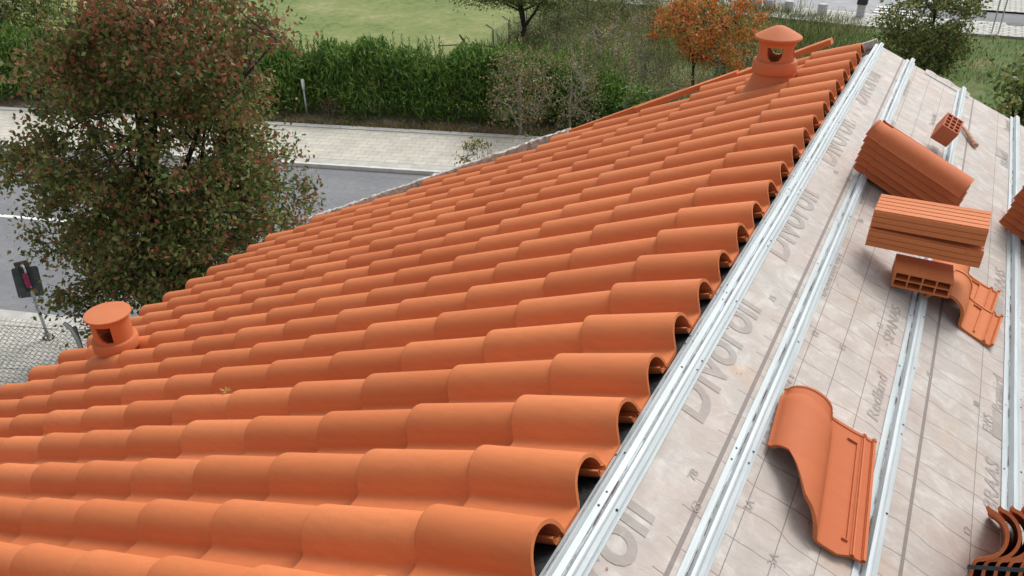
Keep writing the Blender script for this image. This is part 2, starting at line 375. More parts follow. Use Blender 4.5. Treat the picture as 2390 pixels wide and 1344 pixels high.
# grass and weeds
def tufts(name, n, region, hgt, mat, z=GZ, dens=None, wid=.012):
    P = np.array([region() for _ in range(n)]); P = np.concatenate([P, np.full((n, 1), z)], 1)
    D = unit(np.stack([RNG.normal(size=n)*.35, RNG.normal(size=n)*.35, np.ones(n)], 1)); Wd = unit(np.cross(D, RNG.normal(size=(n, 3))))
    L = hgt*RNG.uniform(.4, 1.4, n); P = P+D*L[:, None]*.45
    o = leaf_mesh(name, P, D, Wd, L, np.full(n, wid)*RNG.uniform(.6, 1.6, n), mat); return tag(o, kind='stuff')
def quad_region(a, b, c, d):
    a, b, c, d = (np.array(v[:2]) for v in (a, b, c, d))
    def f():
        s, r = random.random(), random.random(); return (a*(1-s)+b*s)*(1-r)+(d*(1-s)+c*s)*r
    return f
# rough ground between the fence and the grass verge (patchy)
def patchy(reg, seedn, k=6, sp=1.2):
    pts = [reg() for _ in range(k)]
    def f():
        if random.random() < .45: return reg()
        p = random.choice(pts); return np.array([random.gauss(p[0], sp), random.gauss(p[1], sp)])
    return f
REG = quad_region((-19, 29.5), (-1, 30), (-4, 46), (-18.5, 52))
tag(tufts('tall_weeds', 26000, patchy(REG, 3, 40, 1.0), .55, M_GRASS, wid=.022), 'tangled dry and green weeds covering the rough ground behind the hedge', 'weeds')
tag(tufts('grass', 16000, patchy(quad_region((kA.x, kA.y-9), (6, 37), (6, 46.5), (kA.x, kA.y-.3)), 4, 30, 1.3), .22, M_GRASS, wid=.02), 'green grass strip beside the pale pavement', 'grass')
tag(tufts('verge_weeds', 5000, lambda: np.array(RD(random.uniform(-20, 2), random.choice([random.uniform(25.9, 27), random.gauss(26.1, .15)]))[:2]), .13, M_LF_DRY, GZ+.08, wid=.04), 'fallen leaves and low weeds along the foot of the hedge', 'ground cover')

# ------------------------------------------------------------------ HOUSE
house = thing('house', 'house with gabled roof, one slope laid with terracotta tiles, the other bare membrane', 'house', Vector((0, 2.5, GZ)))
def hp(o):                            # geometry is given in world space; keep it there under the house
    o.parent = house; o.matrix_parent_inverse = Matrix.Translation(-Vector((0, 2.5, GZ))); return o
def vu(s): return 5.95-(s-.28)*.2004  # skewed verge of the tiled slope
EAVE = 5.0
# roof deck under the tiles, walls
mb = MB(); Y0, Y1 = -3.0, 5.70
for s0_, s1_ in ((0.04, EAVE),):
    V = [Lp(Y0, s0_, -.03), Lp(Y0, s1_, -.03), Lp(vu(s1_)-.02, s1_, -.03), Lp(vu(s0_)-.02, s0_, -.03)]
    V += [v+Lp(0, 0, -.10) for v in V]; mb.add(V, [(3, 2, 1, 0), (4, 5, 6, 7), (0, 1, 5, 4), (1, 2, 6, 5), (2, 3, 7, 6), (3, 0, 4, 7)])
hp(fixn(mb.build('roof_deck', M_FELT)))
mb = MB()
xl, xr = -4.35, 4.5
zz = lambda x: -abs(x)*sa/ca-.19
A = [Vector((xl, Y0, GZ-.2)), Vector((xr, Y0, GZ-.2)), Vector((xr, Y0, zz(xr))), Vector((0, Y0, zz(0))), Vector((xl, Y0, zz(xl)))]
B = [Vector((a.x, (Y1-.12 if a.x >= 0 else vu(-a.x/ca)-.3), a.z)) for a in A]
mb.add(A+B, [(0, 1, 2, 3, 4), (9, 8, 7, 6, 5)]+[(i, i+5, (i+1) % 5+5, (i+1) % 5) for i in range(5)])
hp(fixn(mb.build('wall', M_RENDER)))

# ---- clay tile cross-section (w across, z up); W = column pitch
W, LC, LT = .23167, .39, .465
def tile_prof():
    P = [(-.066, .004), (-.065, .016), (-.058, .016), (-.056, .004), (-.038, .003), (-.0365, .011), (-.0325, .011), (-.031, .002), (.000, .000), (.042, .001)]
    cx, cz, r = .1355, .001, .0755
    P += [(.052, .004), (.0575, .011), (.0600, .021)]
    for a in range(162, 8, -9):
        P.append((cx+r*math.cos(rad(a)), cz+r*1.05*math.sin(rad(a))))
    P += [(cx+r+.001, .010), (cx+r+.006, .003)]
    return P
PROF = tile_prof(); WC = .1355
def offset_prof(P, th):
    out = []
    for i, p in enumerate(P):
        a = P[max(i-1, 0)]; b = P[min(i+1, len(P)-1)]; dx, dz = b[0]-a[0], b[1]-a[1]; l = math.hypot(dx, dz) or 1
        out.append((p[0]+dz/l*th, p[1]-dx/l*th))
    return out
PIN = offset_prof(PROF, .0105)
def tile_geo(ls, prof=PROF, pin=PIN, taper=.05, headstep=True, l_total=LT, jit=0):
    """returns V,F in local coords (w, l, z); l grows towards the lower end"""
    V = []; n = len(prof); rings = []
    for l in ls:
        k = 1-taper*(1-l/l_total)
        if headstep and l < .0705: k *= .91
        rings.append([Vector((WC+(w_-WC)*(1-(1-k)*(1 if w_ > .045 else 0)), l, z_*(k if w_ > .045 else 1))) for w_, z_ in prof])
        rings[-1] += [Vector((WC+(w_-WC)*(1-(1-k)*(1 if w_ > .045 else 0)), l, z_*(k if w_ > .045 else 1))) for w_, z_ in reversed(pin)]
    m_ = 2*n
    for r_ in rings: V += r_
    F = []
    for i in range(len(ls)-1):
        for j in range(m_): F.append((i*m_+j, i*m_+(j+1) % m_, (i+1)*m_+(j+1) % m_, (i+1)*m_+j))
    b = (len(ls)-1)*m_
    for j in range(n-1): F.append((j, m_-1-j, m_-2-j, j+1)); F.append((b+j, b+j+1, b+m_-2-j, b+m_-1-j))
    return V, F
# ---- laid tiles: one covering
def lay_tiles():
    mb = MB(); u0, s0 = 1.1037, .4215
    for i in range(-6, 22):
        for j in range(13):
            s_end = s0+j*LC; uc = u0+i*W
            if uc > vu(s_end-.2)-.035: continue
            s_top = s_end-LT; l0 = 0
            if j == 0: l0 = (.116+random.gauss(0, .003))-s_top
            hd = l0 > 0
            # softened lip at the lower end
            ls = [l0, l0+.07, l0+.0715] if not hd else [l0, l0+.03]
            ls += [l0+.14, LT-.08, LT-.006, LT-.0015, LT]
            ls = sorted(set(ls))
            V, F = tile_geo(ls, headstep=not hd)
            m_ = 2*len(PROF)
            for k in range(m_):       # rounded arris
                v = V[(len(ls)-1)*m_+k]; v.z -= .0022 if k < m_//2 else -.001
                v = V[(len(ls)-2)*m_+k]; v.z -= .0005 if k < m_//2 else 0
            ja, jb, jc = random.gauss(0, .003), random.gauss(0, .0018), random.gauss(0, .006)
            ju = random.gauss(0, .0026)
            for v in V:
                l = v.y; x = v.x-WC
                h = v.z-.006+.0195*(l/LT)+jb+x*ja*2. - (.017*(1-(l-l0)/(LT-l0)) if j == 0 else 0)
                v_u = uc+x+ju+jc*(l-.25); v_s = s_top+l+ju
                v.x, v.y, v.z = Lp(v_u, v_s, h)
            mb.add(V, F)
    o = mb.build('roof_tiles', M_TILE); autosmooth(o, 50); return hp(o)
tiles = lay_tiles()

# ---- verge of the tiled slope: mortar bed below, flat clay pieces above
def verge_piece(name, s0_, s1_, h0, h1, w0, th, mat, n=40, rough=.006, lift0=0, lift1=0, inset=0):
    mb = MB(); V = []; F = []
    for k in range(n+1):
        f_ = k/n; s_ = s0_+(s1_-s0_)*f_; u_ = vu(s_)+inset; h_ = h0+(h1-h0)*f_
        q = [(u_, h_-th), (u_, h_-.004), (u_+.01, h_), (u_+w0-.01, h_), (u_+w0, h_-.006), (u_+w0, h_-th)]
        V += [Lp(a+RNG.normal()*rough, s_, b+RNG.normal()*rough) for a, b in q]
    for i in range(n):
        for j in range(6): F.append((i*6+j, i*6+(j+1) % 6, (i+1)*6+(j+1) % 6, (i+1)*6+j))
    F += [(5, 4, 3, 2, 1, 0), tuple(n*6+j for j in range(6))]
    mb.add(V, F); return hp(fixn(mb.build(name, mat)))
verge_piece('mortar_edge', 4.80, 2.25, .090, .10, .075, .16, M_MORTAR, 110, .005)
verge_piece('verge_strip', 2.24, 1.30, .092, .108, .04, .04, M_BRICK, 10, .001)
verge_piece('verge_strip', 1.70, .95, .098, .112, .06, .04, M_TILE, 6, .001, inset=-.02)
verge_piece('verge_strip', 1.05, .33, .09, .112, .08, .04, M_BRICK, 6, .001, inset=-.01)
verge_piece('verge_board', 4.9, .06, .02, .02, .03, .20, M_MORTAR, 10, .001, inset=-.03)

# ---- vents standing on the tiled slope
def vent(pos, cone, hole_dirs, R=.125, H=.17, ccap='vent_cap'):
    """pos = point on the crest; upright clay vent"""
    prof = [(R*.99, -.13), (R*.99, .02)]
    t0 = MB(); t0.lathe([(R*(1.7 if cone else 1.05), -.14), (R*(1.3 if cone else .98), -.05), (R*1.05 if cone else R*.95, .02), (R*.95, .06), (R*.86, .06), (R*.86, -.16)], 48, Matrix.Translation(pos))
    base = hp(autosmooth(t0.build('roof_vent', M_VENT)))
    def sub(mb, name, mat):
        o = autosmooth(mb.build(name, mat)); o.parent = base; o.matrix_parent_inverse = base.matrix_basis.inverted() if False else Matrix.Identity(4); return o
    c = MB(); c.lathe([(R*.9, .055), (R*1.09, .055), (R*1.1, .06), (R*1.1, .118), (R*1.06, .126), (R*.93, .128), (R*.9, .12), (R*.9, .055)], 48, Matrix.Translation(pos)); sub(c, 'collar', M_VENT)
    # drum with openings
    n = 96; ro, ri = R*.93, R*.82; z0, z1 = .11, .11+H; rows = 22; V = []; F = []
    zs = [z0+(z1-z0)*k/rows for k in range(rows+1)]
    for rr in (ro, ri):
        for z_ in zs:
            for k in range(n): V.append(pos+Vector((rr*math.cos(k*2*math.pi/n), rr*math.sin(k*2*math.pi/n), z_)))
    def hole(k, r_):
        a = (k+.5)/n*360; zc = (r_+.5)/rows
        for hd in hole_dirs:
            da = (a-hd+180) % 360-180
            if cone:                  # D-shaped, round at the bottom
                hw = 25*math.sqrt(max(0, 1-max(0, (.62-zc)/.46)**2)); 
                if .16 < zc < .84 and abs(da) < hw: return True
            else:
                hw = 24*math.sqrt(max(0, 1-max(0, (.74-zc)/.54)**2))
                if .2 < zc < .80 and -hw < da < 21 and (da > -hw): return True
        return False
    N = n*(rows+1); keep = [[not hole(k, r_) for k in range(n)] for r_ in range(rows)]
    for r_ in range(rows):
        for k in range(n):
            k2 = (k+1) % n
            if keep[r_][k]:
                F.append((r_*n+k, r_*n+k2, (r_+1)*n+k2, (r_+1)*n+k)); F.append((N+r_*n+k2, N+r_*n+k, N+(r_+1)*n+k, N+(r_+1)*n+k2))
                if not keep[r_][k2]: F.append((r_*n+k2, N+r_*n+k2, N+(r_+1)*n+k2, (r_+1)*n+k2))
                if not keep[r_][k-1]: F.append((r_*n+k, (r_+1)*n+k, N+(r_+1)*n+k, N+r_*n+k))
                if r_+1 < rows and not keep[r_+1][k]: F.append(((r_+1)*n+k, (r_+1)*n+k2, N+(r_+1)*n+k2, N+(r_+1)*n+k))
                if r_ > 0 and not keep[r_-1][k]: F.append((r_*n+k, N+r_*n+k, N+r_*n+k2, r_*n+k2))
    d = MB(); d.add(V, F); sub(d, 'vent_drum', M_VENT)
    k = MB(); zt = z1
    if cone: pr = [(0, zt+.018), (R*.9, zt-.012), (R*.93, zt-.012), (R*1.0, zt+.004), (R*1.14, zt+.012), (R*1.17, zt+.020), (R*1.15, zt+.027), (R*.85, zt+.048), (R*.5, zt+.070), (R*.25, zt+.083), (R*.1, zt+.087), (0, zt+.088)]
    else: pr = [(0, zt+.006), (R*.9, zt-.004), (R*.95, zt-.002), (R*1.09, zt+.003), (R*1.12, zt+.009), (R*1.1, zt+.016), (R*.9, zt+.019), (0, zt+.021)]
    k.lathe(pr, 64, Matrix.Translation(pos)); sub(k, ccap, M_VENT)
    return base
v1 = vent(Lp(2.60, 4.18, .05), False, [-58, 122], .124, .175)
v2 = vent(Lp(5.20, .56, .09), True, [-84, 6, 96, 186], .120, .13)
v1['label'] = 'squat clay roof vent with a flat round lid'; v2['label'] = 'clay roof vent with a conical lid'

# ---- bare slope: membrane in the slope frame
YR0, YR1, TR = -3.0, 5.72, 5.0
MP = Matrix.Translation(-Vector((0, 2.5, GZ)))
mb = MB()                             # fold over the ridge
V = [Lp(YR0, 0.002, .0), Lp(YR1, 0.002, .0), Lp(YR1, .115, -.024), Lp(YR0, .115, -.024)]; V += [v-Vector((0, 0, .012)) for v in V]
mb.add(V, [(0, 3, 2, 1), (4, 5, 6, 7), (0, 1, 5, 4), (1, 2, 6, 5), (2, 3, 7, 6), (3, 0, 4, 7)])
hp(fixn(mb.build('ridge_membrane', M_MEM)))
mb = MB(); mb.box(0.02, TR-.03, YR0, YR1-.05, -.12, -.024)
o = mb.build('roof_deck', M_BRICK2); o.matrix_world = MR; o.parent = house; o.matrix_parent_inverse = MP
# loose corner of membrane hanging at the gable edge
mb = MB(); V = []; 
for k in range(13):
    t_ = .30+k*.025; V += [Rp(t_, 5.66, .003), Rp(t_, 5.735+.02*math.sin(k/12*math.pi), .010+.004*math.sin(k*1.3)), Rp(t_, 5.76+.025*math.sin(k/12*math.pi), -.05)]
mb.add(V, [f for k in range(12) for f in ((k*3, k*3+1, k*3+4, k*3+3), (k*3+1, k*3+2, k*3+5, k*3+4))]); hp(mb.build('membrane_flap', M_MEM))

# ---- printed lettering
def text_geo(body, size, t0, u0, sx=1.0, bold=.012, shear=0.0, h=.0012):
    cu = bpy.data.curves.new('t', 'FONT'); cu.body = body; cu.size = size; cu.offset = bold*size; cu.shear = shear; cu.resolution_u = 4
    ob = bpy.data.objects.new('t', cu); COL.objects.link(ob); dg = bpy.context.evaluated_depsgraph_get()
    me = bpy.data.meshes.new_from_object(ob.evaluated_get(dg)); bpy.data.objects.remove(ob)
    b = bmesh.new(); b.from_mesh(me); bmesh.ops.triangulate(b, faces=b.faces)
    bmesh.ops.bisect_plane(b, geom=b.verts[:]+b.edges[:]+b.faces[:], plane_co=(0, t0, 0), plane_no=(0, 1, 0))
    V = [Vector((t0-v.co.y, u0+v.co.x*sx, h)) for v in b.verts]; b.verts.index_update()
    F = [tuple(v.index for v in f.verts) for f in b.faces]; b.free(); bpy.data.meshes.remove(me); return V, F
RIDGE_M = Matrix(((-ca, 0, -sa, 0), (0, 1, 0, 0), (-sa, 0, ca, 0), (0, 0, 0, 1)))
mb = MB()
def put(*a, **k):
    V, F = text_geo(*a, **k)
    if V and max(v.y for v in V) > 5.68: return
    V = [(MR @ v) if v.x >= -1e-6 else Lp(v.y, -v.x, v.z) for v in V]; mb.add(V, F)
for k in range(-3, 6):
    put('Divoroll', .185, .073, .655+.965*k, 1.02, .02)
for k in range(-2, 5): put('Seanuran', .082, .240, 1.70+.83*k, 1.12, .02)
for k in range(5): put('Redland', .050, .500, .35+1.72*k, 1.5, .012, .12)
for k in range(4): put('SPANAS', .050, .492, .78+1.74*k if k != 1 else 2.50, 1.4, .012, .1)
for k in range(5): put('BRAAS', .062, .872, .30+1.5*k if k != 1 else 2.01, 1.25, .012, .12)
for k in range(4): put('Romaird', .055, .878, .95+1.5*k if k != 1 else 2.50, 1.1, .008, .12)
put('Dominium', .052, .205, 4.50, 1.3, .01, .1); put('5-Bau', .052, .188, 5.13, 1.3, .01, .1); put('Dachstuhl', .042, .44, 4.78, 1.3, .01)
put('EWS', .04, .842, 2.36, 1.2, .01)
for q, (t_, u_) in enumerate([(.118, 1.44), (.155, 1.36), (.262, 1.46), (.262, 2.28), (.10, 2.32), (.158, 2.42), (.353, 1.36), (.45, 1.38), (.353, 2.30), (.447, 2.55), (.638, 2.45), (.35, 3.4), (.80, 1.86), (.27, 3.2), (.16, 3.5), (.10, 3.5), (.65, 3.4), (.80, 2.45)]):
    put(['78', '63', '3A', '12', '15', '16', '3A', '30', '15', '12', '45', '9', '12', '18', '21', '15', '42', '30'][q], .030, t_, u_, 1.15, .006)
for k in range(16): put('|', .035, .06, 3.9+.1*k, 1, .01)
# solid printed blocks
for t0_, t1_, u0_, u1_ in ((.845, .885, 2.36, 2.50), (.80, .87, 3.12, 3.28), (.80, .87, 4.9, 5.05)):
    V = [Rp(t0_, u0_, .0012), Rp(t1_, u0_, .0012), Rp(t1_, u1_, .0012), Rp(t0_, u1_, .0012)]; mb.add(V, [(0, 1, 2, 3)])
mem = MB(); mem.box(0.0, TR, YR0, YR1, -.02, 0)
MRi = MR.inverted(); mem.add([MRi @ v for v in mb.V], mb.F)
mo = mem.build('roof_membrane', M_MEM); mo.data.materials.append(M_INK); mo.matrix_world = MR
for p_ in mo.data.polygons[6:]: p_.material_index = 1
mo.parent = house; mo.matrix_parent_inverse = MP

# ---- zinc battens
def batten(tc, u0_, u1_, fl=1.0, left=False, w=1.0, hgt=.024):
    pr = [(-.031, .0015), (-.031, .0035), (-.0165, .0045), (-.0150, .0018), (-.0115, .0018), (-.0095, hgt), (-.002, hgt+.001), (.001, hgt+.0035), (.004, hgt+.001), (.0145, hgt), (.0165, .004), (.0275, .0035), (.0275, .0015), (.015, .0012), (.0130, hgt-.0025), (-.0085, hgt-.0025), (-.0105, .0003), (-.0155, .0003)]
    mb = MB(); n = 24; steps = [u0_+(u1_-u0_)*k/n for k in range(n+1)]
    wob = {k: (RNG.normal()*.0009, RNG.normal()*.0005) for k in steps}
    H0 = -.020 if left else 0
    f = (lambda x, z, k: Lp(k, -(tc+x*w+wob[k][0]), z+H0+wob[k][1])) if left else (lambda x, z, k: Rp(tc+x*w+wob[k][0], k, z+wob[k][1]+.0006))
    mb.sweep(pr, f, steps); mi = [0]*len(mb.F)
    for k in range(int((u1_-u0_)/.05)):   # dirt in the groove
        if random.random() < .72:
            ua = u0_+k*.05; wv = random.uniform(.0006, .0024); x0 = random.uniform(-.0142, -.0128)
            q = [(x0-wv*.5, ua), (x0+wv, ua+.004), (x0+wv*random.random(), ua+.05), (x0-wv*.6, ua+.048)]
            mb.add([Lp(y, -(tc+x*w), .0075+H0) if left else Rp(tc+x*w, y, .0068) for x, y in q], [(0, 1, 2, 3)]); mi.append(1)
    u = u0_+random.uniform(.1, .3)
    while u < u1_-.1:                     # drilled holes
        for x in ((-.024, .012) if random.random() < .8 else (.011,)):
            for du in (0, random.choice([0, .045])):
                z = (.0052 if x < 0 else hgt+.0022); r_ = random.uniform(.0022, .0034)
                P = [((tc+x*w+r_*math.cos(a*math.pi/5)), u+du+r_*math.sin(a*math.pi/5)) for a in range(10)]
                mb.add([Lp(y, -xx, z+H0) if left else Rp(xx, y, z) for xx, y in P], [tuple(range(10))]); mi.append(2)
        u += random.uniform(.28, .62)
    o = mb.build('metal_batten', M_ZINC); o.data.materials.append(M_RUST); o.data.materials.append(M_DARKM)
    o.data.polygons.foreach_set('material_index', mi); o.data.update(); return hp(o)
for k, tc in enumerate((-.017, .197, .550, .908, 1.27, 1.63, 1.99, 2.35, 2.71, 3.07, 3.43, 3.79, 4.15, 4.51)):
    if k == 0: batten(tc, -2.9, 5.70, w=1.0)
    else: batten(tc, -2.9, 5.73+.012*k if k < 4 else 5.72)
batten(-.089, -2.9, 5.66, left=True, w=.72, hgt=.008)

# ------------------------------------------------------------------ loose things on the membrane
def frame(t_, u_, ang=0, h=0, tilt=None):   # local x = down the slope turned by ang towards +u
    M = MR @ Matrix.Translation((t_, u_, h)) @ Matrix.Rotation(rad(ang), 4, 'Z')
    if tilt: M = M @ tilt
    return M
# loose tile: local x = across, y = along (towards the lower end), z up
def loose_mesh(name, ls, lt, mat, cut=None, head=True, flat=1):
    V, F = tile_geo(ls, taper=.03, l_total=lt)
    n = len(PROF); m_ = 2*n
    for i, v in enumerate(V):
        if head and v.y < .012: v.z += .004
        if flat != 1: v.z *= flat
        if cut:
            w_ = PROF[i % m_][0] if i % m_ < n else PROF[m_-1-(i % m_)][0]
            v.y *= cut(w_)/lt
    me = bpy.data.meshes.new(name); me.from_pydata([tuple(v) for v in V], [], F); me.materials.append(mat)
    o_ = bpy.data.objects.new('tmp', me); autosmooth(o_, 45); bpy.data.objects.remove(o_)
    return me
def place(name, me, M, label, cat, group=None):
    o = bpy.data.objects.new(name, me); COL.objects.link(o); o.matrix_world = M; return tag(o, label, cat, group)
def tframe(t_, u_, deg, h=0, tilt=None):     # y axis (tile length) at deg from down-slope towards +u
    M = MR @ Matrix.Translation((t_, u_, h)) @ Matrix.Rotation(rad(deg-90), 4, 'Z')
    return M @ tilt if tilt else M
STM = loose_mesh('roof_tile', [0, .010, .012, .070, .0715, .2, .34, LT-.004, LT], LT, M_TILE2, flat=.86)
ORD = ['lowest', 'second', 'third', 'fourth', 'fifth', 'sixth', 'seventh', 'eighth', 'ninth', 'tenth']
def stack(M, n, dz, dx, dy, where, group):
    for k in range(n):
        pos = 'topmost' if k == n-1 else ('lowest' if k == 0 else ORD[k]+' from the bottom')
        place('roof_tile', STM, M @ Matrix.Scale(.95, 4) @ Matrix.Translation((k*dx, k*dy+random.gauss(0, .0025), k*dz)) @ Matrix.Rotation(rad(random.gauss(0, .5)), 4, 'Z'),
              'loose terracotta tile, %s in the %s' % (pos, where), 'roof tile', group)
stack(tframe(.165, 3.80, -9, .020), 6, .0345, .0120, -.0060, 'stack just beyond the ribbed bricks', 'roof tiles in the stack beyond the ribbed bricks')
stack(tframe(.865, 4.13, -14, .022), 7, .0345, .0120, -.0060, 'stack on the fourth metal batten at the right edge', 'roof tiles in the stack at the right edge')
# single tile in front, lower corner of its barrel cut away
def cutf(w_):
    P = [(-.07, .435), (-.031, .435), (-.0305, .452), (.03, .452), (.055, .452), (.0625, .448), (.075, .436), (.098, .412), (.122, .398), (.135, .368), (.155, .318), (.18, .272), (.22, .245)]
    for (a, b), (c_, d) in zip(P, P[1:]):
        if a <= w_ <= c_: return b+(d-b)*(w_-a)/(c_-a)
    return .245
lt_me = loose_mesh('roof_tile', [0, .010, .012, .055, .0565]+[.08+.036*k for k in range(11)]+[.452], .452, M_TILE2, cutf, flat=.70)
lt_o = place('roof_tile', lt_me, tframe(.430, 1.948, -85, .018), 'single terracotta tile with a cut corner lying alone in front on the membrane', 'roof tile')
r = MB()
for x0, x1, y0, y1 in ((-.020, -.0155, .05, .40), (-.020, .012, .046, .0505), (-.020, -.004, .398, .402)): r.box(x0, x1, y0, y1, .000, .0065)
rb = r.build('drip_rib', M_TILE2, lt_o); md = rb.modifiers.new('b', 'BEVEL'); md.width = .0015; md.segments = 2

# hollow bricks
def RV(t_, u_, h_, rx, ry, rz):
    v = Vector((rad(rx), rad(ry), rad(rz))); return MR @ Matrix.Translation((t_, u_, h_)) @ Matrix.Rotation(v.length, 4, v.normalized())
def hollow(name, label, M, lx, ly, lz, ny, nz, mat, ribs=0, wall=.007, web=.005, group=None, notch=False):
    """holes run along local x"""
    o = thing(name, label, 'hollow brick', M, group)
    ys = [0, wall]; hy = (ly-2*wall-(ny-1)*web)/ny
    for k in range(ny): ys += [ys[-1]+hy]; ys += [ys[-1]+(web if k < ny-1 else wall)]
    zs = [0, wall]; hz = (lz-2*wall-(nz-1)*web)/nz
    for k in range(nz): zs += [zs[-1]+hz]; zs += [zs[-1]+(web if k < nz-1 else wall)]
    mb = MB()
    for a in range(len(ys)-1):
        for b in range(len(zs)-1):
            y0, y1, z0, z1 = ys[a], ys[a+1], zs[b], zs[b+1]
            if not (a % 2 == 1 and b % 2 == 1):
                for x in (0, lx): mb.add([(x, y0, z0), (x, y1, z0), (x, y1, z1), (x, y0, z1)], [(0, 1, 2, 3)])
            else:
                V = [(x, y, z) for x in (0, lx) for y, z in ((y0, z0), (y1, z0), (y1, z1), (y0, z1))]
                mb.add(V, [(i, (i+1) % 4, (i+1) % 4+4, i+4) for i in range(4)])
    V = [(x, y, z) for x in (0, lx) for y, z in ((0, 0), (ly, 0), (ly, lz), (0, lz))]
    mb.add(V, [(i, (i+1) % 4, (i+1) % 4+4, i+4) for i in range(4)])
    b = bmesh.new(); me = bpy.data.meshes.new('tmp'); me.from_pydata([tuple(v) for v in mb.V], [], mb.F); b.from_mesh(me)
    bmesh.ops.remove_doubles(b, verts=b.verts, dist=1e-5); bmesh.ops.recalc_face_normals(b, faces=b.faces); b.to_mesh(me); b.free()
    link('brick_body', me, mat, o)
    if ribs:
        r = MB(); g = .003
        for k in range(ribs): r.box(.0005, lx-.0005, k*ly/ribs+.002, (k+1)*ly/ribs-.002, lz, lz+g)
        r.build('top_ribbing', mat, o).modifiers.new('b', 'BEVEL').width = .0014
        nr = max(2, round(ribs*lz/ly)+1); r = MB()
        for k in range(nr):
            xe = lx-.0005
            if notch and k == nr-1: xe = lx-.055
            r.box(.0005, xe, -g, 0, k*lz/nr+.0012, (k+1)*lz/nr-.0012)
        r.build('side_ribbing', mat, o).modifiers.new('b', 'BEVEL').width = .001
    return o
hg = 'hollow bricks lying on the membrane'
hollow('hollow_brick', 'long ribbed clay brick, the lower of the two stacked ribbed ones', RV(.285, 2.909, .060, -1.3, -22.3, 1.4), .37, .15, .059, 4, 2, M_BRICK, 5, group=hg, notch=True)
hollow('hollow_brick', 'long ribbed clay brick, the upper of the two stacked ribbed ones', RV(.262, 2.931, .122, -.4, -24.5, -1.5), .362, .169, .061, 4, 2, M_BRICK, 5, group=hg)
hollow('hollow_brick', 'short smooth clay brick with eight holes propping up the ribbed bricks', RV(.431, 2.836, .012, -1.3, -20.9, 4) @ Matrix.Translation((.189, 0, 0)) @ Matrix.Rotation(rad(90), 4, 'Z'), .143, .189, .062, 4, 2, M_BRICK, 0, group=hg)
hollow('hollow_brick', 'small clay brick with twelve holes tilted up on the third metal batten', RV(.416, 4.423, .05, -57.1, -56.6, -73.3), .093, .089, .12, 3, 4, M_BRICK2, 0, wall=.008, web=.007, group=hg)
# two short pieces of tile under the short brick
SH = loose_mesh('tile_offcut', [0, .010, .012, .06, .12, .20, .218, .222], .222, M_BRICK)
for k, (t_, u_, h_, lab) in enumerate(((.815, 3.075, .020, 'front one of two short tile offcuts under the smooth brick'), (.805, 3.275, .012, 'rear one of two short tile offcuts under the smooth brick'))):
    o = place('tile_offcut', SH, tframe(t_-.035, u_+.0, -96, h_, Matrix.Rotation(rad(-2 if k else -3), 4, 'X')), lab, 'tile offcut', 'tile offcuts under the smooth brick')
    r = MB(); r.box(.004, .009, .03, .20, .0, .007); r.box(.004, .040, .026, .031, .0, .007); rb = r.build('drip_rib', M_BRICK, o)
# bundle standing on end, held by a black strap
def bundle(n=9):
    v = ray(2345, 1270).normalized(); l_ = -v; w_ = (up*.98+rt*.2); w_ = (w_-l_*w_.dot(l_)).normalized(); z_ = w_.cross(l_)
    r0 = ray(2301, 1192); hn = Rp(0, 0, 1); k0 = -hn.dot(CP)/hn.dot(r0); E_ = CP+r0*(k0-.385/r0.length)
    A = Matrix((w_, l_, z_)).transposed().to_4x4(); sc_ = .80
    A.translation = E_-w_*.20*sc_-l_*LT*sc_
    M0 = A @ Matrix.Scale(sc_, 4)
    for k in range(n):
        M = M0 @ Matrix.Translation((.009*k, random.gauss(-.004, .005), .0285*k))
        place('roof_tile', STM, M, 'terracotta tile in the tipped strapped bundle at the lower right corner, %s from its free face' % (ORD[k] if k else 'first'), 'roof tile', 'roof tiles in the strapped bundle')
    mb = MB()
    for q in ([(.034, LT+.008, -.015), (.075, LT+.009, .13), (.115, LT+.008, .26)], [(.034, LT+.008, -.015), (.03, LT-.12, -.018), (.03, .1, -.016)]):
        for a, b in zip(q, q[1:]):
            a, b = Vector(a), Vector(b); e = Vector((.006, 0, 0)); f = Vector((0, 0, .0015)) if abs(a.y-b.y) > .05 else Vector((0, .0015, 0))
            V = [M0 @ v for v in (a-e-f, a+e-f, a+e+f, a-e+f, b-e-f, b+e-f, b+e+f, b-e+f)]
            mb.add(V, [(0, 1, 2, 3), (7, 6, 5, 4), (0, 4, 5, 1), (1, 5, 6, 2), (2, 6, 7, 3), (3, 7, 4, 0)])
    tag(fixn(mb.build('packing_strap', M_DARKM)), 'black plastic strap tied round the tipped bundle of tiles', 'strap')
bundle()
# mortar stick and scraps
mb = MB(); P = [Rp(.585, 5.02, .012), Rp(.61, 4.95, .02), Rp(.64, 4.88, .018), Rp(.675, 4.82, .014)]
mb.tube(P, [.007, .011, .013, .016], 7); tag(autosmooth(mb.build('clay_scrap', simple('clay_scrap', (.52, .30, .20), .9, 0, .25, 40, .4)), 60), 'thin pinkish finger-like scrap lying beside the small brick', 'scrap')
def scrap(name, px, py, lab, cat, ln, mat, left=True):
    pos = Lp(px, py, .0) ; return pos
dl = MB()
for k in range(70):
    t_, u_ = random.uniform(.03, 1.1), random.uniform(1.0, 5.5); a = random.uniform(0, 6.28); r_ = random.uniform(.0013, .0034)
    dl.add([Rp(t_+r_*math.cos(a+b)*(1 if b < 4 else .6), u_+r_*math.sin(a+b), .003+.001*math.sin(b*3)) for b in (0, 1.3, 2.9, 4.4)], [(0, 1, 2, 3)])
tag(dl.build('clay_crumbs', M_BRICK2), 'scattered crumbs of clay on the bare membrane', 'crumbs', kind='stuff')
lf = MB(); c0 = Lp(1.845, 2.10, .078)
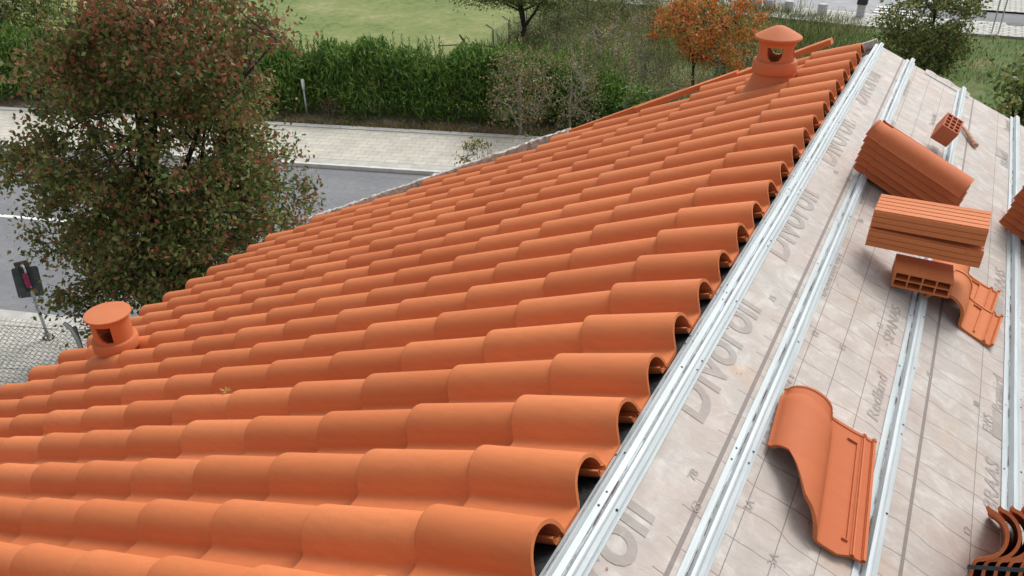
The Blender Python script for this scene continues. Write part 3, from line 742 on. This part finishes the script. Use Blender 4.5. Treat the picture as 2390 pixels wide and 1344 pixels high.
for a, l_ in ((20, .03), (75, .024), (130, .022), (200, .028), (300, .03)):
    d = Vector((math.cos(rad(a)), math.sin(rad(a)), .25)); n_ = d.cross(Vector((0, 0, 1))).normalized()
    lf.add([c0, c0+d*l_*.5+n_*l_*.25, c0+d*l_+Vector((0, 0, .004)), c0+d*l_*.5-n_*l_*.25], [(0, 1, 2, 3)])
lf.tube([c0, c0+Vector((.03, .004, .006)), c0+Vector((.055, .0, -.006))], [.0012, .001, .0008], 5)
tag(lf.build('dry_leaf', simple('dry_leaf', (.33, .17, .04), .7)), 'small curled yellow-brown leaf caught between the roof tiles', 'leaf')

# ------------------------------------------------------------------ street things
# sign seen from behind
sb = G(118, 800)
sg = thing('traffic_sign', 'square traffic sign seen from behind on a scuffed grey pole', 'traffic sign', Vector((sb.x, sb.y, GZ+.12)))
mb = MB(); mb.tube([(0, 0, 0), (-.02, 0, .8), (-.03, 0, 1.75)], [.034, .034, .034], 12); mb.build('pole', M_GALV, sg, True)
mb = MB()
def rrect(w_, h_, r_, n=5):
    out = []
    for cx, cz, a0 in ((w_-r_, h_-r_, 0), (-w_+r_, h_-r_, 90), (-w_+r_, -h_+r_, 180), (w_-r_, -h_+r_, 270)):
        out += [(cx+r_*math.cos(rad(a0+90*k/n)), cz+r_*math.sin(rad(a0+90*k/n))) for k in range(n+1)]
    return out
away = Vector((sb.x-CP.x, sb.y-CP.y, 0)).normalized(); az = math.atan2(away.y, away.x)-math.pi/2+rad(-12)
SR = Matrix.Rotation(az, 4, 'Z')
def plate(name, w_, h_, cz, cy, mat, th=.02, tilt=0, cx=0, r_=.05):
    q = rrect(w_, h_, r_); m_ = MB(); V = [(x+cx, cy, z+cz) for x, z in q]+[(x+cx, cy+th, z+cz) for x, z in q]; n = len(q)
    m_.add([SR @ Matrix.Translation((0, 0, cz)) @ Matrix.Rotation(rad(tilt), 4, 'Y') @ Matrix.Translation((0, 0, -cz)) @ Vector(v) for v in V], [tuple(range(n)), tuple(range(n, 2*n))[::-1]]+[(i, (i+1) % n, (i+1) % n+n, i+n) for i in range(n)])
    return fixn(m_.build(name, mat, sg))
SGM = simple('sign_back', (.10, .115, .125), .5, .4, .25, 8)
plate('sign_panel', .235, .34, 1.33, .045, SGM, .022, 4, -.03)
plate('name_plate', .13, .075, 1.74, .03, simple('plate_back', (.12, .11, .09), .6, 0, .2, 20), .03, -4, -.03, .02)
plate('sticker', .05, .16, 1.42, -.042, M_PINK, .004, 0, -.02, .01)
plate('sign_bracket', .045, .27, 1.43, -.036, M_DARKM, .07, 0, -.06, .01)
mb = MB()
for k in range(9):
    a = k*2*math.pi/9; mb.tube([(.10*math.cos(a), .08*math.sin(a), .005), (.14*math.cos(a+.4), .12*math.sin(a+.3), .02)], [.02, .012], 5)
tag(mb.build('leaf_litter', M_SOIL), 'rusty scraps and leaves around the foot of the sign pole', 'litter', kind='stuff').location = (sb.x, sb.y, GZ+.125)

# chain link fence at the lower left, with a leaning galvanised post
FA, FB = G(-260, 745, -6.25), G(176, 768, -6.25)
fd = (FB-FA); fd.z = 0; L_ = fd.length; fd.normalize()
FC = FB+fd*9; FA = FA-fd*2
def chain(name, label, A, B, z0, z1, pitch=.075, wire=.0026, posts=(), arm=None, mat=M_GALV, group=None):
    o = thing(name, label, 'fence', Vector((A.x, A.y, z0)), group)
    d = (B-A); d.z = 0; Ln = d.length; d.normalize(); H = z1-z0; mb = MB()
    def bar(p, q, w_):
        p, q = Vector(p), Vector(q); e = (q-p).normalized(); a = e.cross(d.cross(Vector((0, 0, 1)))).normalized()*w_; c_ = d.cross(Vector((0, 0, 1)))*w_
        V = [p-a-c_, p+a-c_, p+a+c_, p-a+c_, q-a-c_, q+a-c_, q+a+c_, q-a+c_]; mb.add(V, [(0, 1, 5, 4), (1, 2, 6, 5), (2, 3, 7, 6), (3, 0, 4, 7)])
    k = -H
    while k < Ln:
        a, b = max(k, 0), min(k+H, Ln)
        if b > a:
            bar(d*a+Vector((0, 0, a-k)), d*b+Vector((0, 0, b-k)), wire)
            bar(d*a+Vector((0, 0, H-(a-k))), d*b+Vector((0, 0, H-(b-k))), wire)
        k += pitch*1.414
    mb.build('chain_mesh', mat, o)
    for zt in (H, H*.5, .03):
        t_ = MB(); t_.tube([Vector((0, 0, zt))+d*(Ln*i/20)+Vector((0, 0, random.gauss(0, .01))) for i in range(21)], .004, 4); t_.build('tension_wire', mat, o)
    for p_ in posts:
        t_ = MB(); b_ = d*p_
        Q = [b_, b_+Vector((0, 0, H+.05))]
        if arm: Q.append(b_+Vector((arm[0], arm[1], H+.05+arm[2])))
        t_.tube(Q, .03, 8); t_.build('fence_post', mat, o, True)
    return o
M_WIRE = simple('wire', (.14, .14, .135), .6, .4, .2, 20)
chain('chain_link_fence', 'chain link fence with a grey post in front of the sign', FA, FC, GZ+.1, -6.25, .085, .0022, (L_+2.0,), None, M_WIRE)
tp = G(172, 766, -6.1)
mb = MB(); mb.tube([(0, 0, -2.0), (0, 0, -.25), (-.05, -.02, .0), (-.15, -.05, .09)], .036, 10); tag(autosmooth(mb.build('fence_post', M_GALV), 60), 'stout bent galvanised post beside the round flat-lidded vent', 'post').location = tp

# marker post beside the hedge
pb = G(718, 274); mp_ = thing('marker_post', 'thin grey post with a white top at the left end of the hedge', 'post', pb)
mb = MB(); mb.tube([(0, 0, 0), (0, 0, 1.05)], .035, 10); mb.build('post_shaft', M_GALV, mp_, True)
mb = MB(); mb.tube([(0, 0, 1.05), (0, 0, 1.38), (0, 0, 1.42)], [.06, .06, .03], 10); mb.build('post_top', M_WHITE, mp_, True)
# field fence: angled-top posts
fp = [G(1152, 128), G(1190, 105), G(1238, 92), G(1262, 78)]
fdir = (fp[1]-fp[0]).normalized()
chain('wire_fence', 'sagging wire fence with dark angle-topped posts at the edge of the field', fp[0]-fdir*.3, fp[0]+fdir*13, GZ, GZ+1.1, .12, .0035, (.3, 2.2, 4.5, 7.0, 9.5, 12), (-.3, -.1, .2), M_WIRE)
mb = MB(); b_ = G(1088, 132); mb.tube([b_, b_+Vector((0, 0, .55)), b_+Vector((-.3, 0, .95))], [.05, .045, .04], 8)
mb.tube([b_+Vector((-1.3, -.3, .42)), b_+Vector((0, 0, .55)), b_+Vector((1.5, .4, .5))], .025, 6)
tag(mb.build('broken_post', M_DARKM), 'broken bent fence post with loose rails standing above the hedge', 'post')
# bollards and litter bin on the far pavement
for k, (px, py) in enumerate(((1764, 25), (1792, 27), (1839, 31), (1917, 38))):
    p_ = G(px, py); b_ = MB(); b_.lathe([(0, 0), (.25, 0), (.25, .50), (.235, .53), (0, .545)], 20, Matrix.Translation((p_.x, p_.y, GZ+.12)))
    tag(autosmooth(b_.build('bollard', M_CONC)), ['stubby concrete bollard almost hidden behind the orange tree', 'stubby concrete bollard beside the orange tree crown', 'stubby concrete bollard, second to the left of the dark box', 'stubby concrete bollard nearest the dark box on its plinth'][k], 'bollard', 'concrete bollards along the plaza edge')
p_ = G(2006, 44); bx = thing('utility_box', 'dark metal box on a grey concrete plinth beside the crossing', 'utility box', Vector((p_.x, p_.y, GZ+.12)))
mb = MB(); mb.box(-.20, .20, -.18, .18, 0, .62); mb.build('plinth', M_CONC, bx).modifiers.new('b', 'BEVEL').width = .02
mb = MB(); mb.box(-.25, .25, -.22, .22, .62, 1.22); mb.box(-.27, .27, -.24, .24, 1.20, 1.26); mb.build('box_body', M_DARKM, bx).modifiers.new('b', 'BEVEL').width = .02
# thin posts at upper right
for k, (px, py, h_) in enumerate(((2242, 77, 2.2), (2312, 84, 3.6), (2328, 84, 1.7))):
    p_ = G(px, py); mb = MB(); mb.tube([p_, p_+Vector((0, 0, h_))], .035, 8)
    tag(mb.build('thin_post', M_GALV), ['thin grey post just right of the round tree', 'tall thin grey post above the right gable', 'short thin grey post leaning against the tall one'][k], 'post')
for px, py in ((1862, 42), (2368, 62)):
    p_ = G(px, py); mb = MB(); mb.lathe([(0, .01), (.42, .01), (.42, 0)], 20, Matrix.Translation((p_.x, p_.y, GZ+.125))); tag(mb.build('manhole_cover', M_DARKM), 'round manhole cover in the pale pavement '+('beside the bollards' if px < 2000 else 'near the upper right edge'), 'manhole cover')

# ------------------------------------------------------------------ vegetation
# big autumn tree in front of the road
TB = G(420, 860)
tree('autumn_tree', 'large dense tree with dark olive and reddish leaves between roof and road', 'tree', Vector((TB.x, TB.y, GZ)),
     [((.25, .4, 4.3), (2.25, 2.4, 2.9)), ((1.0, .6, 6.3), (2.0, 2.1, 1.6)), ((-.6, .2, 2.9), (1.7, 1.6, 1.5)), ((1.2, .6, 3.0), (1.9, 1.8, 1.8)), ((.1, -.4, 1.8), (1.7, 1.5, 1.1))],
     430, 74000, .10, M_LF_BIG, M_BARKD, .16, .25, shell=.35)
# hedge
def hedge():
    p0, p1 = -36, -1.2; o = thing('hedge', 'dense dark green hedge of narrow upright leaves behind the pavement', 'hedge', RD(p0, 27.9))
    n = 96000; p = RNG.uniform(0, p1-p0, n); q = RNG.normal(0, 1, n)*.55
    top = 2.35+.22*np.sin(p*1.3)+.16*np.sin(p*3.7+1)+.1*np.sin(p*9)
    top = top*(1-.45*np.clip((p-(p1-p0)+3.5)/3.5, 0, 1)**1.5)
    z = RNG.uniform(0, 1, n)**.75*top
    stem = np.sin(p*2.2)*.15
    wdt = 1.05-.35*(z/top)**3; q = np.clip(q, -1, 1)*wdt+stem
    P = p[:, None]*np.array(E1)+q[:, None]*np.array(N1)+z[:, None]*np.array([0, 0, 1.])
    D = unit(RNG.normal(size=(n, 3))*.55+np.array([0, 0, 1.])*RNG.uniform(.3, 1.3, n)[:, None]+np.array(N1)*(q*.3)[:, None]); Wd = unit(np.cross(D, RNG.normal(size=(n, 3))))
    L = RNG.uniform(.18, .38, n)
    leaf_mesh('foliage', P, D, Wd, L, np.full(n, .055), M_LF_HEDGE, o)
    # upright leading shoots
    m_ = 420; V = MB(); S_ = RNG.uniform(0, p1-p0, m_); Ps = []; Ds = []
    for i in range(m_):
        b_ = E1*S_[i]+N1*RNG.uniform(-.7, .7); h0 = 1.9; h1 = h0+RNG.uniform(.4, .95); ln_ = Vector((RNG.normal()*.12, RNG.normal()*.12, 0))
        V.tube([b_+Vector((0, 0, .9)), b_+Vector((0, 0, h0)), b_+Vector((0, 0, h1))+ln_], [.012, .008, .003], 4, False)
        for z_ in np.arange(h0-.2, h1, .035):
            Ps.append(list(b_+Vector((0, 0, z_))+ln_*max(0, (z_-h0)/(h1-h0)))); a = RNG.uniform(0, 6.28); Ds.append([math.cos(a)*.7, math.sin(a)*.7, .8])
    V.build('stem', M_BARK, o)
    Ps = np.array(Ps); Ds = unit(np.array(Ds)); Ps = Ps+Ds*.05; Wd = unit(np.cross(Ds, RNG.normal(size=Ds.shape)))
    leaf_mesh('shoots', Ps, Ds, Wd, RNG.uniform(.12, .22, len(Ps)), np.full(len(Ps), .035), M_LF_HEDGE, o)
    return o
hedge()
def shrub(px, py, h, rx, label, mat, leaf=.06, nl=2600, bark=M_BARKP, clu=.22, name='shrub', cat='shrub', d=None, group=None, ncl=90, base=None, shell=.3, zr=.5):
    b_ = base or G(px, py); b_ = Vector((b_.x, b_.y, GZ))
    return tree(name, label, cat, b_, [((0, 0, h*(1-zr)+.05), (rx, rx, h*zr)), ((.2*rx, 0, h*.45), (rx*.75, rx*.75, h*.4))], ncl, nl, leaf, mat, bark, .04+.012*h, clu, group=group, shell=shell, fork=.15, twig=.007)
# dry shrubs along the pavement edge
dg = 'dry shrubs in front of the hedge end'
shrub(1215, 322, 3.5, 1.3, 'tall dry shrub with tan leaves and pale twigs at the right end of the hedge', M_LF_DRY, .09, 2900, group=dg, ncl=100)
shrub(1330, 318, 3.1, 1.3, 'grey twiggy shrub with few tan leaves beside the hedge end', M_LF_DRY, .075, 2100, group=dg, ncl=100)
shrub(1400, 250, 3.0, 1.5, 'broad pale dry bush behind the middle of the verge', M_LF_DRY, .085, 2900, group=dg, ncl=100)
shrub(1290, 250, 2.2, 1.2, 'yellow-green low bush between the dry shrubs', M_LF_OAK, .07, 3600, group=dg)
shrub(1500, 230, 2.6, 1.3, 'grey-green tangled bush left of the orange tree', M_LF_GREY, .06, 3600, group=dg, ncl=110)
shrub(1440, 150, 2.4, 1.6, 'brown leafless-looking bush on the rough ground', M_LF_DRY, .075, 2300, group=dg, ncl=100)
shrub(1560, 300, 1.9, 1.0, 'low dark green bush against the verge below the orange tree', M_LF_GRN, .07, 3000, group=dg)
shrub(1465, 300, 1.8, 1.0, 'bright green grassy bush at the right end of the hedge', M_LF_HEDGE, .1, 3200, group=dg)
sc = 'scrub bushes on the rough ground'
for k, (px, py, h, r_, m_, lab) in enumerate(((1300, 95, 1.9, 1.5, M_LF_GREY, 'grey-green scrub bush right of the twisted tree trunk'), (1370, 60, 2.0, 1.7, M_LF_GRN, 'dark green scrub bush at the top centre'), (1450, 40, 2.2, 1.8, M_LF_OAK, 'olive scrub bush left of the orange tree top'),
    (1330, 170, 1.5, 1.3, M_LF_GREY, 'low grey scrub bush behind the hedge end'), (1230, 110, 1.2, 1.0, M_LF_GREY, 'small grey scrub bush at the foot of the twisted tree'), (1520, 90, 1.8, 1.3, M_LF_DRY, 'dry reddish scrub bush beside the orange tree'),
    (1390, 120, 1.6, 1.2, M_LF_OAK, 'small olive bush in the middle of the rough ground'), (1700, 190, 1.6, 1.3, M_LF_GREY, 'low scrub bush right of the orange tree trunk'), (1640, 60, 1.4, 1.2, M_LF_DRY, 'brown scrub bush behind the orange tree'), (1330, 20, 2.2, 1.6, M_LF_OAK, 'tall olive bush at the top edge beside the fence'), (1520, 20, 2.2, 1.8, M_LF_GRN, 'dark bush at the top edge left of the orange tree'))):
    shrub(px, py, h, r_, lab, m_, .08, 2600, M_BARK, .24, 'scrub_bush', 'bush', group=sc, ncl=70)
# young tree with orange leaves
rb_ = G(1612, 222)
tree('orange_tree', 'young tree with bright orange and red autumn leaves left of the conical vent', 'tree', Vector((rb_.x, rb_.y, GZ)),
     [((-.2, 0, 2.7), (1.5, 1.5, 1.3)), ((1.0, 0, 1.9), (1.3, 1.2, .8)), ((-.6, .2, 3.2), (.9, .9, .7)), ((1.7, 0, 3.2), (1.0, .9, .7))], 105, 6800, .12, M_LF_RED, M_BARKD, .07, .24, shell=.3, fork=.35)
# twisted tree by the field fence
ob = G(1190, 132)
tree('twisted_tree', 'twisted old tree with a leaning trunk and green crown at the field edge', 'tree', Vector((ob.x, ob.y, GZ)),
     [((.2, .2, 2.9), (2.3, 1.8, .9)), ((-1.6, 0, 2.6), (1.3, 1, .6)), ((1.7, .3, 2.7), (1.2, 1, .7))], 170, 11500, .10, M_LF_OAK, M_BARKD, .17, .26, shell=.2, lean=(.7, .1), fork=.42)
# trees on the right
rb2 = G(2140, 215)
tree('round_tree', 'bushy dark green tree with brown tips beyond the membrane gable', 'tree', Vector((rb2.x, rb2.y, GZ)),
     [((0, 0, 2.6), (1.75, 1.7, 2.2)), ((-.2, 0, 1.4), (1.5, 1.5, 1.2))], 130, 9500, .15, M_LF_GRN, M_BARKD, .12, .30, shell=.3)
q_ = AT(2350, 255, 13.0); zc = q_.z-GZ
tree('gable_tree', 'leafy brown-green tree close behind the right gable edge', 'tree', Vector((q_.x, q_.y, GZ)),
     [((.15, 0, zc-.2), (.85, .9, 1.25)), ((-.15, 0, zc-1.1), (.9, .9, .9)), ((1.3, .2, zc), (1.2, 1.3, 1.6))], 200, 15000, .095, M_LF_GRN, M_BARKD, .10, .2, shell=.3)
# sapling above the eave edge and dark tree at the upper left
q_ = AT(1125, 355, 13.5)
tree('sapling', 'thin sapling with sparse brown leaves rising above the mortar edge', 'tree', Vector((q_.x, q_.y, GZ)),
     [((0, 0, q_.z-GZ-.30), (.42, .42, .60)), ((.35, .1, q_.z-GZ-.2), (.2, .2, .45))], 34, 520, .075, M_LF_DRY, M_BARKP, .03, .10, twig=.006)
q_ = G(30, 95)
tree('dark_tree', 'dark evergreen tree at the upper left corner behind the hedge', 'tree', Vector((q_.x, q_.y, GZ)),
     [((0, 0, 2.2), (3.2, 3.2, 2.0))], 150, 9000, .18, M_LF_GRN, M_BARKD, .2, .4)
# red twigs entering at the left edge
q_ = AT(-38, 425, 11.5)
tree('red_leaved_shrub', 'tip of a red-leaved tree poking in at the left edge above the road', 'tree', Vector((q_.x-1.6, q_.y-1.2, GZ)),
     [((1.6, 1.2, q_.z-GZ), (.30, .30, .4)), ((0, 0, q_.z-GZ), (1.2, 1.0, 1.0))], 90, 2600, .09, simple('red_leaf', (.20, .035, .03), .6, 0, .4, 3), M_BARKD, .06, .14)
# small red weeds at the hedge foot
for k, (px, py, lab) in enumerate(((778, 278, 'small red-leaved weed at the foot of the hedge near the marker post'), (1240, 318, 'small reddish weed at the right end of the hedge'))):
    q_ = G(px, py); tree('weed', lab, 'plant', Vector((q_.x, q_.y, GZ+.08)), [((0, 0, .4), (.5, .4, .35))], 26, 150, .07, simple('weed_red', (.20, .05, .04), .7, 0, .4, 4), M_BARKP, .012, .1, twig=.005)
bpy.context.view_layer.update()
